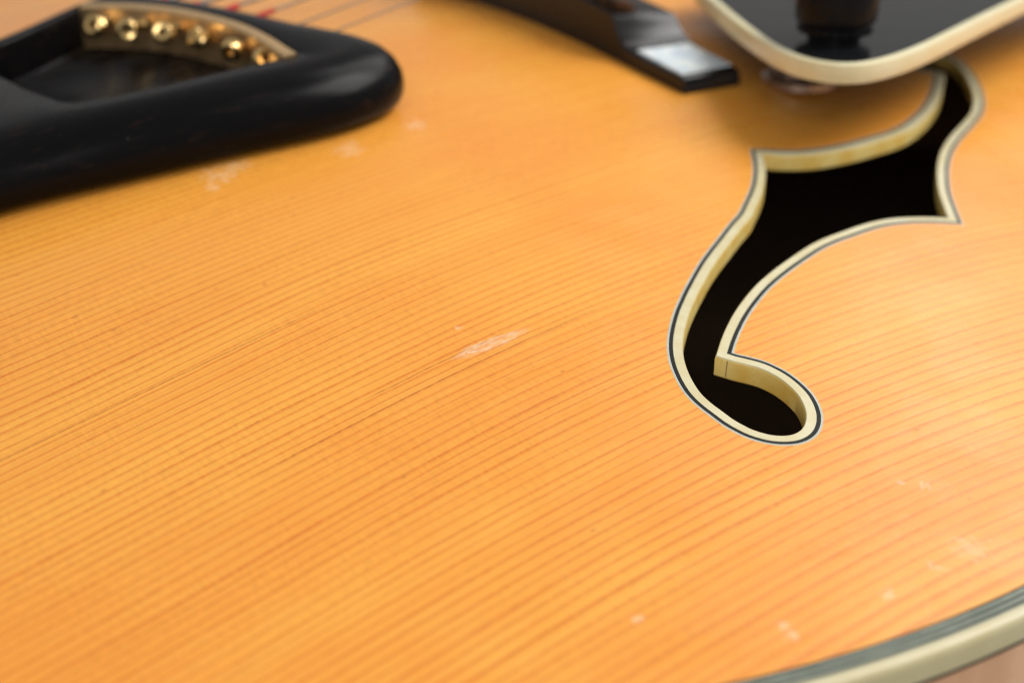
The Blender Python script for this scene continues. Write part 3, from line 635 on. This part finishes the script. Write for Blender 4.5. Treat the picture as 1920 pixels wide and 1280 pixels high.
mk("black_purfling", V, F, M_line, fb)

# glued seam where the binding strips meet at the inner point
wl = offset(FH, -1.67, CORNERS)
q = next(i for i in range(1, 60) if np.linalg.norm(wl[i] - wl[0]) > 1.55)
sv = []
nrm = -outward(wl)[q + 2]
dr = (wl[q + 4] - wl[q]) / np.linalg.norm(wl[q + 4] - wl[q])
for k in (0.0, 0.16):
    p = wl[q] + dr * k + nrm * .012
    zz = float(h(p[0], p[1]))
    sv += [(p[0], p[1], zz - .15), (p[0] - dr[0] * .10, p[1] - dr[1] * .10, zz - 2.55)]
mk("glue_seam", sv, [(0, 1, 3, 2)], M_seam, fb, sharp=None)

# rim: purfling lines, binding, sides, back -----------------------------
eb_r = [(2.30, -1.0, 0), (2.30, .03, 0), (2.9, .05, 0), (3.35, -.10, 0), (3.62, -.42, 0), (3.70, -.9, 0), (3.70, -3.1, 0), (2.30, -3.1, 0)]
V, F = loft([xyz(offset(OUT, a), b) for a, b, _ in eb_r])
eb = mk("rim_binding", V, F, M_edge, guitar)
w = [0, .36, .82, 1.20, 1.68, 2.06, 2.30]
for k in range(6):
    V, F = loft([xyz(offset(OUT, w[k]), -1.0), xyz(offset(OUT, w[k]), .0), xyz(offset(OUT, w[k + 1]), .0), xyz(offset(OUT, w[k + 1]), -1.0)])
    mk("rim_purfling", V, F, M_line if k % 2 == 0 else M_gray, eb, label="black purfling line at the rim" if k % 2 == 0 else "grey green purfling line at the rim")
V, F = loft([xyz(offset(OUT, 3.72), -3.05), xyz(offset(OUT, 3.72), -3.5), xyz(offset(OUT, 2.5), -3.5)])
mk("side_purfling", V, F, M_line, eb)
V, F = loft([xyz(offset(OUT, 3.62), -3.4), xyz(offset(OUT, 3.62), -82), xyz(offset(OUT, 1.2), -82), xyz(offset(OUT, 1.2), -3.6)])
mk("side", V, F, M_maple, guitar)
V, F = fill(OUT)
cb = offset(OUT, 3.0)
V, F = fill(cb)
mk("back_plate", np.column_stack([V, np.full(len(V), -81.5)]), F, M_inner, guitar, sharp=None)

# tailpiece ----------------------------------------------------------------
TC = [(-120, -45.5), (-105, -48.6), (-92, -50.9), (-80, -52.4), (-71, -53.0), (-63.5, -52.3), (-56.8, -50.0), (-52.0, -46.0), (-50.3, -40.8), (-51.4, -34.3),
      (-55.2, -27), (-60, -19), (-64, -10), (-67.5, 0), (-70.5, 10), (-73, 19), (-75.2, 24.5), (-78.5, 25.5), (-82, 21.5), (-87.5, 16.6), (-95, 11.9),
      (-105, 7.6), (-118, 4.6), (-130, -1), (-145, -6), (-165, -5), (-190, -3), (-211, -1), (-214.5, -4), (-214.5, -22), (-211, -25), (-190, -29),
      (-165, -36), (-145, -41.5), (-132, -44)]
TL_ = resample(spline(TC, 10), 520)
PK = np.array(POCKET)
PK = resample(PK, 240)
dist = np.array([np.sqrt(np.min(np.sum((PK - p) ** 2, 1))) for p in TL_])
for _ in range(30):
    dist = .25 * np.roll(dist, 1) + .5 * dist + .25 * np.roll(dist, -1)
kk = np.clip((dist - .3) / 12.0, .04, 1.0)[:, None]
NO = -outward(TL_)


def tail_ring(ins, off):
    P = TL_ + NO * kk * ins
    return on_top(P, off)


rings = [tail_ring(3.0, 1.1), tail_ring(1.6, 1.15), tail_ring(.7, 1.7), tail_ring(.15, 3.0), tail_ring(0, 4.6), tail_ring(.35, 6.4), tail_ring(1.4, 8.2),
         tail_ring(3.0, 9.6), tail_ring(5.0, 10.5), tail_ring(7.4, 10.95), tail_ring(9.0, 11.0)]
V, F = loft(rings)
cap = rings[-1][:, :2]
cv, cf = fill(cap, [PK], step=None)
base = len(V)
V2 = np.vstack([V, np.column_stack([cv, h(cv[:, 0], cv[:, 1]) + 11.0])])
F2 = list(F) + [tuple(base + i for i in t) for t in cf]
# underside
uv_, uf_ = fill(rings[0][:, :2])
base = len(V2)
V2 = np.vstack([V2, np.column_stack([uv_, h(uv_[:, 0], uv_[:, 1]) + 1.1])])
F2 += [tuple(base + i for i in t[::-1]) for t in uf_]
# pocket walls (soft lip) and floor
prs = [on_top(PK, 11.0), on_top(offset(PK, -.35), 10.75), on_top(offset(PK, -.5), 10.2), on_top(offset(PK, -.6), 3.6), on_top(offset(PK, -1.4), 2.9)]
Vp, Fp = loft(prs)
base = len(V2)
V2 = np.vstack([V2, Vp]); F2 += [tuple(base + i for i in q) for q in Fp]
fv, ff = fill(prs[-1][:, :2])
base = len(V2)
V2 = np.vstack([V2, np.column_stack([fv, h(fv[:, 0], fv[:, 1]) + 2.9])]); F2 += [tuple(base + i for i in t) for t in ff]
me = bpy.data.meshes.new("tailpiece")
V2[:, 2] += ZB
me.from_pydata((V2 * .001).tolist(), [], [tuple(int(i) for i in q) for q in F2])
import bmesh
bm = bmesh.new(); bm.from_mesh(me)
bmesh.ops.remove_doubles(bm, verts=bm.verts, dist=2e-5)
bmesh.ops.recalc_face_normals(bm, faces=bm.faces)
bm.to_mesh(me); bm.free()
tail = link("tailpiece", me, M_ebony, guitar, sharp=45)

# brass anchor plate: a curved slab standing against the front wall of the pocket
PL = np.array(PLATE)
t = np.gradient(PL, axis=0); t /= np.linalg.norm(t, axis=1)[:, None]
pn = np.column_stack([t[:, 1], -t[:, 0]])
cenp = PK.mean(0)
if ((cenp - PL.mean(0)) * pn[len(pn) // 2]).sum() < 0:
    pn = -pn
a0, a1 = PL + pn * .55, PL + pn * 2.8
sec = [on_top(a0, 3.2), on_top(a0, 11.0), on_top(a0 + pn * .15, 11.2), on_top(a1 - pn * .3, 11.25), on_top(a1, 10.9), on_top(a1, 3.2)]
V, F = loft([np.array([sec[k][i] for k in range(6)]) for i in range(len(PL))], True, True, True)
plate = mk("string_plate", V, F, M_brass, tail)

# strings -------------------------------------------------------------------
gauge = [1.25, .95, .70, .50, .36, .30]
axes = [(-.8, -.5, .35), (-.3, -.9, .1), (-.55, -.75, .42), (-.9, .1, .5), (-.7, -.6, -.2), (-.2, -.9, .3)]
for i, b in enumerate(BALLS):
    b = np.array(b) + np.array([-.4, -.6, 0])
    e = np.array([6.0, 20 - 10.0 * i, 39.0])
    d = (e - b) / np.linalg.norm(e - b)
    far = np.array([190.0, 18 - 8.8 * i, 37.0])
    ft = np.array([e * (1 - q) + far * q for q in (.35, .7, 1)])
    path = np.vstack([b + d * 1.6, b + d * 12, b * .5 + e * .5, e, ft])
    V, F = tube(path, gauge[i] / 2, 10)
    st = mk("string", V, F, M_steel, guitar, label=["thick wound string, farthest from the f-hole", "second thickest wound string", "wound string with red silk", "thin wound string with red silk",
                                                    "plain steel string", "thinnest plain steel string, nearest the f-hole"][i])
    prof = [(.72, -1.05), (1.45, -1.2), (1.85, -.95), (1.98, -.5), (1.7, 0), (1.98, .5), (1.85, .95), (1.45, 1.2), (.72, 1.05)]
    V, F = lathe(b, axes[i], prof, 28, True)
    mk("ball_end", V, F, M_ball, st)
    # twisted lock winding behind the ball
    n = 46
    hel = []
    u = np.cross(d, [0, 0, 1.0]); u /= np.linalg.norm(u); wv = np.cross(u, d)
    for k in range(n):
        q = k / (n - 1)
        rr = gauge[i] * .5 + .42
        hel.append(b + d * (1.5 + 5.2 * q) + rr * (math.cos(q * 38) * u + math.sin(q * 38) * wv))
    V, F = tube(hel, .30, 6)
    mk("lock_winding", V, F, M_ball, st)
    if i < 4:
        # silk wrap emerging in front of the tailpiece
        s0, s1 = [(9, 16), (9, 15.6), (9, 16), (9, 16)][i]
        sp_ = np.array([b + d * (s0 + (s1 - s0) * q) for q in np.linspace(0, 1, 14)])
        V, F = tube(sp_, [gauge[i] / 2 + .22 + .06 * (k % 2) for k in range(14)], 12)
        mk("silk_wrap", V, F, M_silk, st)

# bridge ---------------------------------------------------------------------
prof = [(-61.6, 2.2), (-61.2, 2.9), (-60.6, 3.1), (-50, 3.15), (-46.0, 3.3), (-44.4, 3.7), (-43, 4.5), (-41.9, 5.8), (-41.1, 7.4), (-40.3, 8.6), (-39.2, 9.0), (-30, 9.4), (-15, 10.2), (-4, 10.6)]
prof = prof + [(-8 - y, q) for y, q in prof[::-1]]


def bridge_ring(y, q):
    x0, x1 = -1.6, 13.6
    if y < -60.4 or y > 52.4:
        x0 += .6; x1 -= .6
    c = .45
    pts = [(x0, .05), (x0, q - c), (x0 + c, q), (x1 - c, q), (x1, q - c), (x1, .05)]
    # the carved step runs slightly askew and its crown leans towards the neck
    if -47 < y < -36:
        pts = [(x, y - 1.7 * max(0, x) / 13.6, zz) for x, zz in pts]
    else:
        pts = [(x, y, zz) for x, zz in pts]
    if q > 4.2:
        lean = min(1.0, (q - 4.2) / 4) * 1.7
        pts = [(x, yy, zz if zz == .05 else zz - lean * max(0, x) / 13.6) for x, yy, zz in pts]
    return np.array([(x, yy, float(h(x, yy)) + .05 if zz == .05 else float(h(6.0, y)) + zz + (float(h(x, y)) - float(h(6.0, y))) * .3) for x, yy, zz in pts])


V, F = loft([bridge_ring(y, q) for y, q in prof], True, True, True)
bridge = mk("bridge_base", V, F, M_bridge, guitar, sharp=30)
pc = [(-.3, -59.8), (12.3, -59.8), (12.3, -47.6), (-.3, -46.6)]
zz = [float(h(6, y)) + 3.18 + (float(h(x, y)) - float(h(6, y))) * .3 for x, y in pc]
V = [(x, y, q) for (x, y), q in zip(pc, zz)] + [(x + (.15 if x < 5 else -.15), y + (.15 if y < -55 else -.15), q + .34) for (x, y), q in zip(pc, zz)]
mk("pearl_inlay", V, [(0, 1, 5, 4), (1, 2, 6, 5), (2, 3, 7, 6), (3, 0, 4, 7), (4, 5, 6, 7)], M_pearl, bridge, sharp=20)
for yy in (-29.0, 21.0):
    V, F = lathe((6, yy, float(h(6, yy)) + 9.3), (0, 0, 1), [(2.2, 0), (2.2, 1.2), (7.2, 1.4), (7.6, 1.8), (7.6, 3.6), (7.2, 4.0), (2.2, 4.1), (2.2, 9)], 40)
    mk("thumbwheel", V, F, M_brass, bridge)
sd = []
for y in np.linspace(-42, 34, 24):
    zt = 38.6 - ((y + 4) / 38) ** 2 * 2.0
    sd.append(np.array([(2.0, y, zt - 8), (2.2, y, zt - 3), (4.6, y, zt - .3), (5.4, y, zt), (6.4, y, zt), (9.6, y, zt - 3), (10.0, y, zt - 8)]))
V, F = loft(sd, True, True, True)
mk("saddle", V, F, M_ebony, bridge, sharp=30)

# pickguard --------------------------------------------------------------------
G = [tuple(p) for p in GUARD]
tail_pts = [(100, -72), (140, -64), (185, -58), (190, -52), (190, -26), (186, -22), (150, -21), (90, -21), (50, -21), (36, -23)]
GL = resample(spline(G + tail_pts, 10), 420)
zt = 25.4
V, F = loft([xyz(offset(GL, -.5), 22.0), xyz(offset(GL, -.1), 22.05), xyz(GL, 22.4), xyz(GL, zt - .45), xyz(offset(GL, -.12), zt - .12), xyz(offset(GL, -.42), zt),
             xyz(offset(GL, -1.5), zt), xyz(offset(GL, -1.5), 22.0)])
pgb_geo = (V, F)
v2, f2 = fill(offset(GL, -1.5))
n2 = len(v2)
Vg = np.vstack([np.column_stack([v2, np.full(n2, zt + .02)]), np.column_stack([v2, np.full(n2, 22.1)])])
guard = mk("pickguard", Vg, [tuple(t) for t in f2] + [tuple(n2 + i for i in t[::-1]) for t in f2], M_plate, guitar, sharp=30)
mk("pickguard_binding", V, F, M_guardb, guard)
V, F = lathe((POST[0], POST[1] + 6.8, float(h(POST[0], POST[1] + 6.8)) + .1), (0, 0, 1),
             [(6.9, 0), (7.2, .3), (7.2, 1.6), (6.6, 2.2), (4.2, 2.4), (4.2, 11.2), (5.2, 11.6), (5.2, 12.4)], 40)
mk("support_post", V, F, M_copper, guard)
kx, ky, kz = KNOB
kc = (kx + 1.5, ky + 2.0, zt)
V, F = lathe(kc, (0, 0, 1), [(4.6, 0), (4.6, 1.3), (5.9, 1.5), (6.3, 1.9), (6.35, 2.7), (6.1, 3.0), (6.2, 3.3), (6.9, 3.7), (7.15, 4.6), (7.35, 9.6), (7.2, 10.2), (6.6, 10.5), (5.6, 10.6), (5.5, 16.5), (5.0, 17.0)], 56)
knob = mk("control_knob", V, F, M_knob, guitar, sharp=30)
# moulded grip ribs round the skirt
for k in range(24):
    a = 2 * math.pi * k / 24
    c = np.array([kc[0] + 6.3 * math.cos(a), kc[1] + 6.3 * math.sin(a), kc[2] + 2.3])
    u = np.array([-math.sin(a), math.cos(a), 0]); o = np.array([math.cos(a), math.sin(a), 0])
    V = [c + u * .38 * p + o * q + np.array([0, 0, r]) for p in (-1, 1) for q in (-.3, .28) for r in (-.5, .5)]
    mk("grip_rib", V, [(0, 1, 3, 2), (4, 6, 7, 5), (0, 4, 5, 1), (2, 3, 7, 6), (0, 2, 6, 4), (1, 5, 7, 3)], M_knob, knob, sharp=20)
